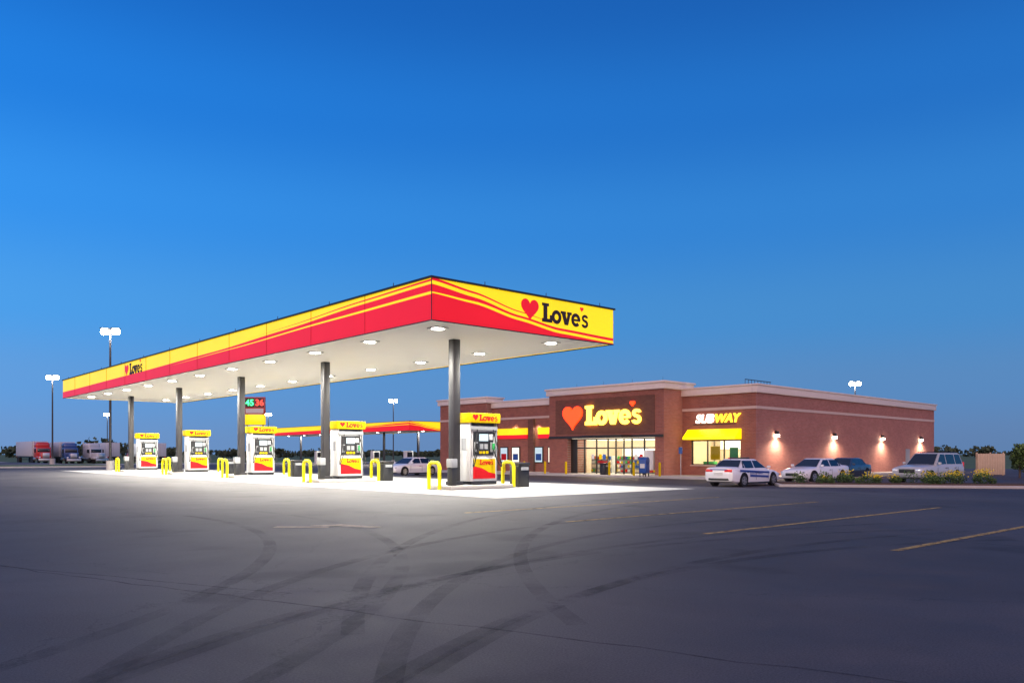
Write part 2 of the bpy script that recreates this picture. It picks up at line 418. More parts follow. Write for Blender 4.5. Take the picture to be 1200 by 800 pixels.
lamps = [(x, 1.2+3.95*i) for i in range(11) for x in (1.1, 6.0)]
COLY = [2.9, 11.9, 20.6, 29.5, 38.7]
canopy("gas_station_canopy", (0, 0, 0), CW, CL, Z0, Z1, COLY, 3.05, lamps, True, 520)
canopy("truck_fuel_canopy", (49, 73, -.5), 7.5, 46, 5.0, 6.25, [3, 12, 21, 30, 39], 3.6, [(3.7, 2+6*i) for i in range(8)], False, 500)

# ------------------------------------------------------------------ pumps
def pump(loc):
    E = empty("fuel_pump", loc)
    z = .15
    box("plinth", -.56, .56, -.36, .36, z, z+.12, M['black'], E, .01)
    box("lower_cabinet", -.55, .55, -.35, .35, z+.12, 1.10, M['white'], E, .02)
    box("upper_cabinet", -.52, .52, -.31, .31, 1.10, 2.02, M['white'], E, .02)
    box("head_box", -.60, .60, -.37, .37, 2.02, 2.18, M['grey'], E, .02)
    box("valance", -.68, .68, -.44, .44, 2.28, 2.62, M['pyellow'], E, .03)
    box("valance_neck", -.5, .5, -.28, .28, 2.18, 2.28, M['black'], E)
    for s in (-1, 1):
        rot = (0, 0, 0) if s < 0 else (0, 0, math.pi)
        slab_polys("yellow_panel", [rect(-.5, .5, .36, 1.04)], M['pyellow'], .008, E, (0, s*.35, 0), rot)
        slab_polys("red_swoosh", [[(-.5, .36), (.5, .36), (.5, .52), (.2, .58), (-.1, .72), (-.5, .80)]], M['pred'], .013, E, (0, s*.35, 0), rot)
        word_logo("panel_logo", .17, M['pred'], M['pred'], .013, E, (-.2 if s < 0 else .2, s*.352, .84), rot)
        slab_polys("control_panel", [rect(-.46, .46, 1.16, 1.98)], M['black'], .012, E, (0, s*.31, 0), rot)
        slab_polys("display", [rect(-.2, .2, 1.66, 1.90)], M['screen'], .02, E, (0, s*.31, 0), rot)
        slab_polys("keypad", [rect(-.18, -.02, 1.38, 1.56), rect(.03, .18, 1.38, 1.56)], M['grey'], .02, E, (0, s*.31, 0), rot)
        slab_polys("grade_buttons", [rect(-.2+.15*i, -.09+.15*i, 1.22, 1.31) for i in range(3)], M['pyellow'], .02, E, (0, s*.31, 0), rot)
        slab_polys("notice_sticker", [rect(.24, .40, 1.70, 1.90)], M['white'], .02, E, (0, s*.31, 0), rot)
        word_logo("valance_logo", .23, M['pred'], M['pred'], .006, E, (-.28 if s < 0 else .28, s*.44, 2.35), rot, (-.18, .11, .26))
        for q in (-1, 1):
            box("holster", q*.36-.06, q*.36+.06, s*.33-.05, s*.33+.05, 1.28, 1.62, M['grey'], E, .01)
            box("nozzle", q*.36-.03, q*.36+.03, s*.42-.05, s*.42+.04, 1.36, 1.58, M['black'] if q < 0 else M['pgreen'], E, .01)
            pts = [(q*(.36+.28*math.sin(math.pi*t)), s*(.42+.12*math.sin(math.pi*t)), 1.36*(1-t)**2+2*t*(1-t)*(-.1)+2.05*t*t) for t in [i/16 for i in range(17)]]
            tube("hose", pts, .018, M['rubber'], E)
    for q in (-1, 1):
        box("side_post", q*.585-.03, q*.585+.03, -.33, .33, z+.12, 2.28, M['white'] if q < 0 else M['grey'], E, .015)
        box("side_label", q*.622-.004, q*.622+.004, -.12, .12, 1.35, 1.75, M['pyellow'] if q > 0 else M['grey'], E)
    return E
def u_bollard(x, y):
    E = empty("u_bollard", (x, y, 0))
    pts = [(0, -.30, -.0), (0, -.30, .72)] + [(0, -.30+.20*(1-math.cos(a)), .72+.20*math.sin(a)) for a in [R(15*i) for i in range(1, 6)]]
    pts += [(0, .1+.20*math.sin(a), .72+.20*math.cos(a)) for a in [R(15*i) for i in range(0, 6)]] + [(0, .30, .72), (0, .30, 0)]
    tube("yellow_pipe", pts, .065, M['bollard'], E)
    for s in (-1, 1): cyl("foot_plate", (0, s*.3, 0), (0, s*.3, .03), .12, .12, M['grey'], E)
def trash_can(x, y, z=0):
    E = empty("trash_can", (x, y, z))
    box("bin_body", -.26, .26, -.26, .26, 0, .78, M['black'], E, .03)
    box("bin_lid", -.29, .29, -.29, .29, .78, .90, M['dark_trim'], E, .04)
    box("bin_slot", -.18, .18, -.293, -.289, .62, .74, M['grey'], E)
for y in COLY:
    E = empty("pump_island", (0, y, 0)); box("island_kerb", 2.45, 5.2, -.6, .6, 0, .15, M['kerb'], E, .03)
    pump((4.08, y, 0))
    u_bollard(2.2, y); u_bollard(5.5, y)
    trash_can(6.05, y)
    E = empty("squeegee_station", (2.25, y-.0, 0)); 
    box("bucket", .30, .52, -.5, -.25, .15, .75, M['black'], E, .02); box("towel_box", .28, .54, -.52, -.23, .75, 1.05, M['grey'], E, .02)
for yy in (3, 12, 21, 30):
    E = empty("diesel_pump", (52.6, 75.5+yy, -.5))
    box("cabinet", -.6, .6, -.4, .4, .15, 2.2, M['white'], E, .03); box("panel", -.45, .45, -.415, -.402, 1.2, 2.0, M['black'], E); box("lower_panel", -.45, .45, -.415, -.402, .3, 1.1, M['pyellow'], E); box("kerb", -1.2, 1.2, -.7, .7, 0, .15, M['kerb'], E)

# ------------------------------------------------------------------ store
B = empty("convenience_store", (37.1, 12.2, -.5), R(2))
box("side_wall_lower", 0.3, 35, 0, .3, 0, 4.95, M['brick_s'], B)
box("side_wall_band", 0.3, 35, -.05, .3, 4.95, 5.15, M['band'], B)
box("side_wall_upper", 0.3, 35, 0, .3, 5.15, 6.1, M['brick_s'], B)
box("front_corner_lower", 0, .3, 0, 1.2, 0, 4.95, M['brick_f'], B)
box("corner_face_lower", .0, .3, -.004, 0, 0, 4.95, M['brick_s'], B)
box("corner_face_upper", .0, .3, -.004, 0, 5.15, 6.1, M['brick_s'], B)
box("cornice_side", -.18, 35.1, -.18, .25, 6.1, 6.6, M['cornice'], B, .02)
box("cornice_side_lip", -.26, 35.2, -.26, .25, 6.603, 6.72, M['cornice'], B, .02)
box("band_corner", -.05, .3, -.053, 1.2, 4.953, 5.147, M['band'], B)
box("front_below_window", 0, .3, 1.2, 5.4, 0, .9, M['brick_f'], B)
box("front_above_window", 0, .3, 1.2, 5.4, 2.75, 4.95, M['brick_f'], B)
box("front_pier", 0, .3, 5.4, 6.2, 0, 4.95, M['brick_f'], B)
box("front_band", -.05, .3, 1.2, 6.2, 4.95, 5.15, M['band'], B)
box("front_upper", 0, .3, 0, 6.2, 5.15, 6.1, M['brick_f'], B)
box("cornice_front_right", -.18, .25, .25, 6.2, 6.1, 6.6, M['cornice'], B, .02)
box("cornice_front_right_lip", -.26, .25, .25, 6.2, 6.603, 6.72, M['cornice'], B, .02)
box("window_glass", .14, .15, 1.2, 5.4, .9, 2.75, M['glass'], B)
for y in (1.2, 2.6, 4.0, 5.32): box("window_mullion", .10, .20, y, y+.08, .9, 2.75, M['frame'], B)
for z in (.9, 2.68): box("window_rail", .095, .205, 1.2, 5.4, z, z+.07, M['frame'], B)
box("window_sill", -.08, .3, 1.15, 5.45, .82, .898, M['band'], B)
bm = bmesh.new()
P = [(0, 2.8), (0, 3.55), (-.18, 3.55), (-.85, 2.95), (-.85, 2.8)]
a = [bm.verts.new((x-.004, 1.15, z)) for x, z in P]; b = [bm.verts.new((x-.004, 5.6, z)) for x, z in P]
bm.faces.new(a); bm.faces.new(b)
for i in range(5): bm.faces.new((a[i], a[(i+1) % 5], b[(i+1) % 5], b[i]))
mesh_obj("awning", bm, M['awning'], B)
text_mesh("awning_text", "EAT FRESH", .30, M['sign_w'], B, (-.62, 4.4, 3.02), (R(-48), 0, -math.pi/2), .005, .005)
tm = text_mesh("sandwich_sign_white", "SUB", .88, M['sign_w'], B, (-.10, 4.95, 4.05), FX, .06, .018, shear=.25)
wx_ = max(v.co.x for v in tm.data.vertices if v.co.z < .1)
text_mesh("sandwich_sign_yellow", "WAY", .88, M['sign_y2'], B, (-.10, 4.95-wx_-.06, 4.05), FX, .06, .018, shear=.25)
box("sign_raceway", -.03, -.002, 1.6, 5.2, 3.9, 3.96, M['dark_trim'], B)
box("shop_floor", .3, 4.5, .4, 6.15, 0, .05, M['tile'], B)
box("shop_back_wall", 4.5, 4.6, .4, 6.15, 0, 3.2, M['inner'], B)
box("shop_side_wall", .31, 4.5, .305, .4, 0, 3.2, M['inner'], B)
box("shop_ceiling", .31, 4.6, .3, 6.15, 3.2, 3.25, M['ceil'], B)
for i in range(3):
    box("booth_seat", 1.0, 1.6, .9+i*1.6, 1.8+i*1.6, .05, 1.15, M['pgreen'], B, .03)
    box("booth_table", 1.7, 2.4, .9+i*1.6, 1.8+i*1.6, .75, .8, M['inner'], B)
box("menu_board", 4.4, 4.49, 1, 5.6, 2.1, 2.8, M['menu'], B)
box("window_poster", .155, .16, 3.0, 3.8, 1.3, 2.3, M['pyellow'], B); box("window_poster", .155, .16, 1.5, 2.2, 1.2, 2.2, M['pgreen'], B)
box("window_poster_red", .09, .094, 1.7, 2.3, 1.0, 1.45, M['pred'], B)
TX = -2.4
box("tower_upper", TX, 1.2, 6.2, 18, 3.0, 6.6, M['brick_f'], B)
box("tower_side_face", TX, 0, 6.19, 6.198, 3.0, 6.6, M['brick_s'], B)
box("tower_sign_panel", TX-.06, TX-.002, 7.0, 17.2, 3.35, 6.2, M['brick_d'], B)
box("tower_panel_band", TX-.08, TX-.002, 6.2, 18, 3.0, 3.2, M['dark_trim'], B)
box("tower_cornice", TX-.2, 1.3, 6.0, 18.2, 6.603, 7.05, M['cornice'], B, .02)
box("tower_cornice_lip", TX-.3, 1.4, 5.9, 18.3, 7.053, 7.2, M['cornice'], B, .02)
box("tower_pier_right", TX, 0, 6.2, 7.0, 0, 3.0, M['brick_f'], B)
box("tower_pier_right_side", TX, 0, 6.19, 6.198, 0, 3.0, M['brick_s'], B)
box("tower_pier_left", TX, 0, 15.9, 18, 0, 3.0, M['brick_f'], B)
GX = TX+.5
box("storefront_glass", GX, GX+.01, 7.0, 15.9, .1, 2.95, M['glass'], B)
for y in (7.0, 8.3, 9.5, 10.3, 11.1, 11.9, 13.1, 14.4, 15.8): box("storefront_mullion", GX-.05, GX+.06, y, y+.09, 0, 2.95, M['frame'], B)
for z in (0, 2.15, 2.88): box("storefront_rail", GX-.045, GX+.055, 7.0, 15.9, z, z+.1, M['frame'], B)
box("entry_side_panel", GX-.06, GX-.01, 15.2, 15.9, .1, 2.9, M['frame'], B)
for y in (10.24, 11.84): box("door_handle", GX-.12, GX-.07, y, y+.03, .9, 1.3, M['steel'], B)
for y, c in ((8.5, 'pred'), (9.0, 'white'), (12.2, 'mblue'), (12.6, 'pyellow'), (13.4, 'white')): box("door_sticker", GX-.008, GX-.003, y, y+.3, 1.3, 1.7, M[c], B)
box("entry_canopy", TX-1.3, TX-.082, 9.2, 13.2, 3.02, 3.2, M['dark_trim'], B, .02)
box("entry_bulletin_box", GX-.3, GX-.07, 7.3, 8.2, .5, 2.0, M['white'], B, .02)
box("store_floor", GX+.1, 6, 7.0, 17.5, 0, .06, M['tile'], B)
box("store_back_wall", 6, 6.1, 6.4, 17.6, 0, 3.0, M['inner'], B)
box("store_left_wall", GX+.1, 6, 17.5, 17.6, 0, 3.0, M['inner'], B)
box("store_right_wall", 0.31, 6, 6.3, 6.4, 0, 3.0, M['inner'], B)
box("store_ceiling", GX+.1, 6, 6.41, 17.6, 2.95, 2.995, M['ceil'], B)
cols = [M['pred'], M['pyellow'], M['mblue'], M['gpaint'], M['white'], M['tred'], M['inner']]
for r in range(3):
    x = .3+r*1.8
    for y0 in (7.4, 10.2, 13.4):
        box("shelf_unit", x, x+.5, y0, y0+2.2, .06, 1.55, M['grey'], B)
        for z in (.25, .6, .95, 1.3):
            for i in range(9):
                if random.random() < .9: box("goods", x-.12, x-.01, y0+.05+i*.235, y0+.05+i*.235+.2, z, z+random.uniform(.15, .27), random.choice(cols), B)
for i in range(7): box("cooler_door", 5.85, 5.98, 7+i*1.4, 8.25+i*1.4, .3, 2.2, M['cooler'] if i % 2 else M['menu'], B)
word_logo("tower_sign", 1.58, M['sign_y'], M['sign_r'], .16, B, (TX-.065, 13.75, 4.05), FX, (-1.45, .65, 2.25))
box("left_wing_wall", 0, .3, 18, 27.9, 0, 4.95, M['brick_f'], B)
box("left_wing_band", -.05, .3, 18, 27.9, 4.95, 5.15, M['band'], B)
box("left_wing_upper", 0, .3, 18, 27.9, 5.15, 6.1, M['brick_f'], B)
box("left_wing_cornice", -.18, .25, 18.3, 27.9, 6.1, 6.6, M['cornice'], B, .02)
box("left_wing_lip", -.26, .25, 18.3, 27.9, 6.603, 6.72, M['cornice'], B, .02)
box("end_tower", -.7, 1.2, 27.9, 35, 0, 6.6, M['brick_f'], B)
box("end_tower_cornice", -.9, 1.3, 27.7, 35.2, 6.603, 7.05, M['cornice'], B, .02)
box("end_tower_lip", -1.0, 1.4, 27.6, 35.3, 7.053, 7.2, M['cornice'], B, .02)
for y0, y1 in ((18.3, 21.6), (23.0, 27.0)):
    box("wing_sign_band_lower", -.12, -.002, y0, y1, 3.15, 3.5, M['fred'], B); box("wing_sign_band", -.12, -.002, y0, y1, 3.503, 4.1, M['fyellow'], B)
for y in (19.3, 21.0, 24.0, 25.6): 
    box("poster_frame", -.08, -.004, y, y+1.1, .9, 2.4, M['frame'], B); box("poster", -.09, -.082, y+.1, y+1.0, 1.0, 2.3, M['menu'] if y in (19.3, 24.0) else M['screen'], B)
    box("poster_art", -.1, -.092, y+.2, y+.9, 1.15, 1.75, random.choice([M['pred'], M['mblue'], M['tred']]), B)
for y in (22.4, 27.4): box("service_pier", -.25, -.003, y-.35, y+.35, 0, 4.9, M['brick_d'], B)
box("end_tower_band", -.75, -.702, 27.9, 35, 4.95, 5.15, M['band'], B)
box("back_wall", 34.7, 35, .3, 35, 0, 6.1, M['brick_f'], B)
box("far_side_wall", 1.2, 34.7, 34.7, 35, 0, 6.1, M['brick_s'], B)
box("roof", 1.25, 34.7, .3, 34.7, 5.7, 5.8, M['roof'], B)
for x in (2.8, 12.3, 21.9, 31.2):
    box("wall_sconce", x-.14, x+.14, -.22, -.002, 3.15, 3.42, M['dark_trim'], B, .03)
    box("sconce_lens", x-.15, x+.15, -.23, -.03, 2.98, 3.148, M['sconce'], B)
    light("sconce_light", 'SPOT', (x, -.6, 2.93), 650, (1, .82, .62), B, .06, (0, 0, 0), 165)
box("utility_door", 27.5, 28.5, -.04, -.003, 0, 2.2, M['grey'], B)
for x, y, w in ((2.5, 1.8, 1.6), (5.0, 4.5, 2.4), (12, 6, 2.5)): box("rooftop_unit", x, x+w, y, y+1.6, 5.8, 7.0, M['grey'], B, .03)
for i in range(9): cyl("roof_rail_post", (.6+i*.45, 1.2, 6.0), (.6+i*.45, 1.2, 7.15), .02, .02, M['dark_trim'], B, 6)
box("roof_rail", .6, 4.3, 1.18, 1.22, 7.12, 7.17, M['dark_trim'], B)
for y in (8, 11, 14, 17): cyl("antenna", (0, y, 7.2), (0, y, 7.75), .015, .01, M['dark_trim'], B, 6)
light("entry_light", 'AREA', (TX-.6, 11.2, 2.98), 160, (1, .85, .62), B, .8)
light("store_light", 'AREA', (2, 11.5, 2.9), 650, (1, .84, .6), B, 4)
light("shop_light", 'AREA', (2, 3.2, 3.1), 250, (1, .84, .55), B, 2.5)
for y in (19.9, 21.6, 24.6): light("wing_downlight", 'SPOT', (-.35, y, 4.6), 200, (1, .82, .6), B, .06, (0, 0, 0), 110)

W = empty("sidewalk", (37.1, 12.2, -.5), R(2))
box("front_walk", -5.4, -.0, -2.2, 36, -.1, .13, M['kerb'], W, .02)
box("side_walk", 0.002, 35, -2.2, -.001, -.1, .128, M['kerb'], W, .02)
for y in (4.5, 6.8, 9.1, 13.5, 15.8, 18.2, 20.6, 23, 25.4):
    E = empty("pipe_bollard", (37.1-5.0-y*.035, 12.2+y, -.37)); cyl("post", (0, 0, 0), (0, 0, .95), .09, .09, M['pyellow'], E); cyl("post_cap", (0, 0, .95), (0, 0, 1.0), .09, .05, M['pyellow'], E)
E = empty("drop_box", (30.6, 17.0, -.37), R(10))
box("box_body", -.28, .28, -.28, .28, .25, 1.1, M['mblue'], E, .04); cyl("box_dome", (0, -.28, 1.1), (0, .28, 1.1), .28, .28, M['mblue'], E, 20)
for a in (-1, 1):
    for b2 in (-1, 1): box("leg", a*.22-.03, a*.22+.03, b2*.22-.03, b2*.22+.03, 0, .25, M['black'], E)
slab_polys("label", [rect(-.18, .18, .6, .9)], M['white'], .006, E, (-.28, 0, 0), FX)
E = empty("accessible_parking_sign", (31.3, 14.4, -.37)); cyl("pole", (0, 0, 0), (0, 0, 2.1), .025, .025, M['steel'], E, 8); slab_polys("plate", [rect(-.15, .15, 1.6, 2.05)], M['mblue'], .01, E, (-.03, 0, 0), FX)
trash_can(32.6, 22.5, -.37)

# ------------------------------------------------------------------ street lamps
def street_lamp(x, y, z, h, rot, power=900):
    E = empty("street_lamp", (x, y, z), rot)
    cyl("concrete_base", (0, 0, 0), (0, 0, .7), .3, .3, M['kerb'], E, 20)
    cyl("pole", (0, 0, .7), (0, 0, h), .10, .07, M['column'], E, 12)
    for s in (-1, 1):
        cyl("arm", (0, 0, h-.15), (s*.25, 0, h-.02), .04, .04, M['column'], E, 8)
        box("lamp_head", s*.42-.3, s*.42+.3, -.25, .25, h-.0, h+.07, M['column'], E, .03)
        box("lamp_lens", s*.42-.28, s*.42+.28, -.24, .24, h-.46, h-.002, M['lamp'], E, .18, 4)
    light("lamp_light", 'SPOT', (0, 0, h-.5), power, (1, .95, .85), E, .3, (0, 0, 0), 150)
street_lamp(4.3, 48.2, 0, 10.9, R(-42), 3500)
street_lamp(8.7, 88.3, -.0, 10.5, R(-42), 5000)
street_lamp(35, 165, -.5, 10.3, R(-42), 5000)
street_lamp(61, 95.3, -.5, 10.9, R(-42), 5000)
street_lamp(84.7, 27.5, -.5, 10.7, R(-42), 5000)
street_lamp(64, 150, -.5, 10.7, R(-42), 5000)

E = empty("fuel_price_sign", (24.5, 67.5, -.5), R(-42))
for s in (-.9, .9): cyl("pole", (s, 0, 0), (s, 0, 8), .09, .09, M['column'], E, 10)
box("sign_cabinet_red", -1.15, 1.15, -.2, .2, 6.2, 8.1, M['tred'], E, .02)
box("sign_cabinet_yellow", -1.15, 1.15, -.2, .2, 5.0, 6.15, M['fyellow'], E, .02)
slab_polys("led_panel", [rect(-1.05, 0.02, 6.95, 8.0), rect(.08, 1.05, 6.95, 8.0)], M['black'], .01, E, (0, -.2, 0), (0, 0, 0))
text_mesh("green_digits", "45", .95, M['led_g'], E, (-1.0, -.24, 7.15), (0, 0, 0), .005, .02); text_mesh("red_digits", "36", .95, M['led_r'], E, (.1, -.24, 7.15), (0, 0, 0), .005, .02)
slab_polys("sign_row", [rect(-1.0, 1.0, 6.3, 6.8)], M['white'], .01, E, (0, -.2, 0), (0, 0, 0))

# ------------------------------------------------------------------ vehicles
def wheel(E, x, y, r, w=.22):
    s = 1 if y > 0 else -1
    cyl("tyre", (x, y-w/2, r), (x, y+w/2, r), r, r, M['rubber'], E, 28)
    cyl("rim", (x, y+s*(w/2-.03), r), (x, y+s*(w/2+.006), r), r*.66, r*.64, M['rim'], E, 24)
    for i in range(5):
        a = 2*math.pi*i/5
        cyl("rim_gap", (x+r*.42*math.cos(a), y+s*(w/2-.02), r+r*.42*math.sin(a)), (x+r*.42*math.cos(a), y+s*(w/2+.009), r+r*.42*math.sin(a)), r*.13, r*.13, M['black'], E, 8)
def car(name, loc, head, paint, kind='sedan', police=False):
    E = empty(name, loc, head)
    if kind == 'sedan':
        st = [(-2.50, .42, .86, .70), (-2.44, .30, .97, .82), (-2.25, .22, 1.02, .89), (-1.8, .20, 1.03, .93), (-1.0, .18, 1.0, .945), (-.2, .17, .97, .945), (.6, .17, .96, .94), (1.1, .18, .94, .93), (1.7, .20, .87, .915), (2.15, .22, .79, .87), (2.40, .28, .71, .78), (2.50, .40, .60, .62)]
        cab = (-1.85, -1.10, .22, 1.12, .93, 1.45, .86, .60); wr = .34; wx = (-1.5, 1.55)
        xB = -.32; xC = -1.28
    else:
        st = [(-2.36, .48, 1.00, .80), (-2.32, .36, 1.12, .88), (-2.1, .32, 1.16, .92), (-1.0, .30, 1.15, .94), (.0, .30, 1.13, .94), (.9, .30, 1.12, .93), (1.3, .30, 1.10, .92), (1.9, .32, 1.04, .90), (2.25, .36, .98, .86), (2.36, .42, .88, .80)]
        cab = (-2.30, -2.08, .18, .95, 1.10, 1.78, .87, .70); wr = .38; wx = (-1.4, 1.45)
        xB = -.35; xC = -1.35
    bm = bmesh.new(); rings = []
    for (x, zb, zt, hw) in st:
        zm = zb+(zt-zb)*.45
        half = [(0, zb), (hw*.86, zb), (hw*.965, zb+.07), (hw*.995, zm-.08), (hw, zm+.06), (hw*.975, zt-.13), (hw*.93, zt-.045), (hw*.80, zt), (hw*.45, zt+.022), (0, zt+.03)]
        ring = [bm.verts.new((x, y, z)) for y, z in half]+[bm.verts.new((x, -y, z)) for y, z in reversed(half[1:-1])]
        rings.append(ring)
    nR = len(rings[0])
    for a, b in zip(rings[:-1], rings[1:]):
        for i in range(nR): bm.faces.new((a[i], a[(i+1) % nR], b[(i+1) % nR], b[i]))
    bm.faces.new(rings[0]); bm.faces.new(rings[-1])
    body = mesh_obj("body", bm, [paint, M['black']], E)
    cuts = []
    for x in wx:
        for s in (-1, 1):
            c = cyl("cut", (x, s*.66, wr+.01), (x, s*1.2, wr+.01), wr+.065, wr+.065, M['black'], E, 32)
            c.data.materials.append(M['black'])
            for p in c.data.polygons: p.material_index = 1
            cuts.append(c); md = body.modifiers.new("b", 'BOOLEAN'); md.object = c; md.operation = 'DIFFERENCE'; md.solver = 'EXACT'
    dg = bpy.context.evaluated_depsgraph_get(); dg.update()
    me = D.meshes.new_from_object(body.evaluated_get(dg)); body.modifiers.clear(); body.data = me
    me.shade_smooth(); me.set_sharp_from_angle(angle=R(32))
    for c in cuts: D.objects.remove(c)
    xr, xrr, xrf, xf, zb, zr, wb, wt = cab
    bm = bmesh.new()
    L0 = [(xr, wb), (xf, wb), (xf, -wb), (xr, -wb)]; L1 = [(xrr, wt), (xrf, wt), (xrf, -wt), (xrr, -wt)]
    v0 = [bm.verts.new((x, y, zb-.03)) for x, y in L0]; v1 = [bm.verts.new((x, y, zr)) for x, y in L1]
    bm.faces.new(v1); bm.faces.new(v0)
    for i in range(4): bm.faces.new((v0[i], v0[(i+1) % 4], v1[(i+1) % 4], v1[i]))
    bmesh.ops.bevel(bm, geom=[e for e in bm.edges if max(v.co.z for v in e.verts) > zr-.01], offset=.055, segments=4, affect='EDGES')
    mesh_obj("cabin", bm, paint, E, smooth=50)
    def sidey(z): return wb+(wt-wb)*(z-zb+.03)/(zr-zb+.03)
    za, zc = zb+.045, zr-.085
    def xa(z): return xf+(xrf-xf)*(z-zb)/(zr-zb)
    def xz(z): return xr+(xrr-xr)*(z-zb)/(zr-zb)
    wins = [[(xa(za)-.18, za), (xB+.04, za), (xB+.04, zc), (xa(zc)-.13, zc)], [(xB-.04, za), (xC+.03, za), (xC+.03, zc), (xB-.04, zc)]]
    if kind == 'sedan': wins.append([(xC-.02, za), (xz(za)+.28, za), (xz(zc)+.14, zc), (xC-.02, zc)])
    else: wins.append([(xC-.05, za), (xz(za)+.14, za), (xz(zc)+.12, zc), (xC-.05, zc)])
    for s in (-1, 1):
        bm = bmesh.new()
        for w in wins: bm.faces.new([bm.verts.new((x, s*(sidey(z)+.006), z)) for x, z in w])
        mesh_obj("side_windows", bm, M['carglass'], E)
        for xx in (xa(za)-.1, xB, xC-.15):
            box("door_seam", xx-.006, xx+.006, s*.947-.004, s*.947+.004, .35, zb-.12, M['black'], E)
        for xx in (xB+.2, xC+.15): box("door_handle", xx-.08, xx+.08, s*.945-.02, s*.945+.02, zb-.18, zb-.15, M['black'], E)
        box("mirror", xa(za)-.25, xa(za)-.12, s*1.0-.10, s*1.0+.08, zb+.02, zb+.16, paint, E, .03)
        box("sill", -1.1, 1.1, s*.90-.03, s*.90+.03, (.16 if kind == 'sedan' else .29), (.24 if kind == 'sedan' else .40), M['black'], E, .01)
    def slant(name, x0, x1, off):
        bm = bmesh.new(); q = []
        for z, ins in ((zb+.03, .10), (zr-.06, .08)):
            f = (z-zb)/(zr-zb); q.append((x0+(x1-x0)*f+off, wb+(wt-wb)*f-ins, z))
        (x_a, y_a, z_a), (x_b, y_b, z_b) = q
        bm.faces.new([bm.verts.new(p) for p in ((x_a, y_a, z_a), (x_a, -y_a, z_a), (x_b, -y_b, z_b), (x_b, y_b, z_b))])
        mesh_obj(name, bm, M['carglass'], E)
    slant("windshield", xf, xrf, .012); slant("rear_window", xr, xrr, -.012)
    for x in wx:
        for s in (-1, 1): wheel(E, x, s*.83, wr)
    fx, rx = st[-1][0], st[0][0]
    if kind == 'sedan':
        box("grille", fx-.08, fx+.012, -.42, .42, .40, .58, M['black'], E, .02)
        box("plate", rx-.02, rx+.03, -.26, .26, .62, .76, M['white'], E)
        for s in (-1, 1):
            box("head_lamp", fx-.24, fx-.06, s*.66-.14, s*.66+.12, .56, .68, M['head'], E, .03)
            box("tail_lamp", rx-.012, rx+.12, s*.56-.22, s*.56+.2, .78, .92, M['tail'], E, .02)
        box("rear_bumper_dark", rx-.005, rx+.1, -.6, .6, .34, .46, M['black'], E, .02)
    else:
        box("grille", fx-.05, fx+.015, -.45, .45, .66, .88, M['black'], E, .02)
        box("bumper", fx-.1, fx+.06, -.82, .82, .42, .60, M['grey'], E, .04)
        for s in (-1, 1):
            box("head_lamp", fx-.14, fx+.012, s*.66-.18, s*.66+.16, .68, .90, M['head'], E, .03)
            box("tail_lamp", rx-.02, rx+.1, s*.78-.08, s*.78+.08, .85, 1.25, M['tail'], E, .02)
            cyl("roof_rail", (xrr+.15, s*.58, zr+.05), (xrf-.15, s*.58, zr+.05), .02, .02, M['black'], E, 8)
            box("lower_cladding", -.95, 1.0, s*.94-.012, s*.94+.012, .42, .54, M['grey'], E, .006)
    if police:
        for s in (-1, 1):
            bm = bmesh.new()
            for P_ in ([(-1.95, .80), (1.05, .68), (1.05, .78), (-1.95, .90)], [(-.95, .52), (.98, .45), (.98, .56), (-.95, .64)]):
                bm.faces.new([bm.verts.new((x, s*.953, z)) for x, z in P_])
            mesh_obj("blue_stripe", bm, M['pblue'], E)
        text_mesh("side_lettering", "STATE POLICE", .20, M['pblue'], E, (-.95, -.955, .66), (0, 0, 0), .002, .004)
        box("roof_light_bar", -.55, -.25, -.52, .52, zr+.01, zr+.09, M['black'], E, .03)
        cyl("antenna", (-1.3, 0, 1.0), (-1.35, 0, 1.75), .008, .006, M['black'], E, 6)
        box("trunk_stripe", rx-.016, rx-.006, -.5, .5, .88, .93, M['pblue'], E)
    return E
car("police_car", (24.6, 5.3, -.5), R(2), M['car_white'], 'sedan', True)
car("parked_sedan", (33.0, 5.6, -.5), R(176), M['car_white'])
car("parked_sedan", (41.0, 7.6, -.5), R(182), M['car_dark'])
car("parked_suv", (34.6, -.4, -.5), R(174), M['car_silver'], 'suv')
car("parked_sedan", (23.4, 35.2, -.5), R(190), M['car_white'])

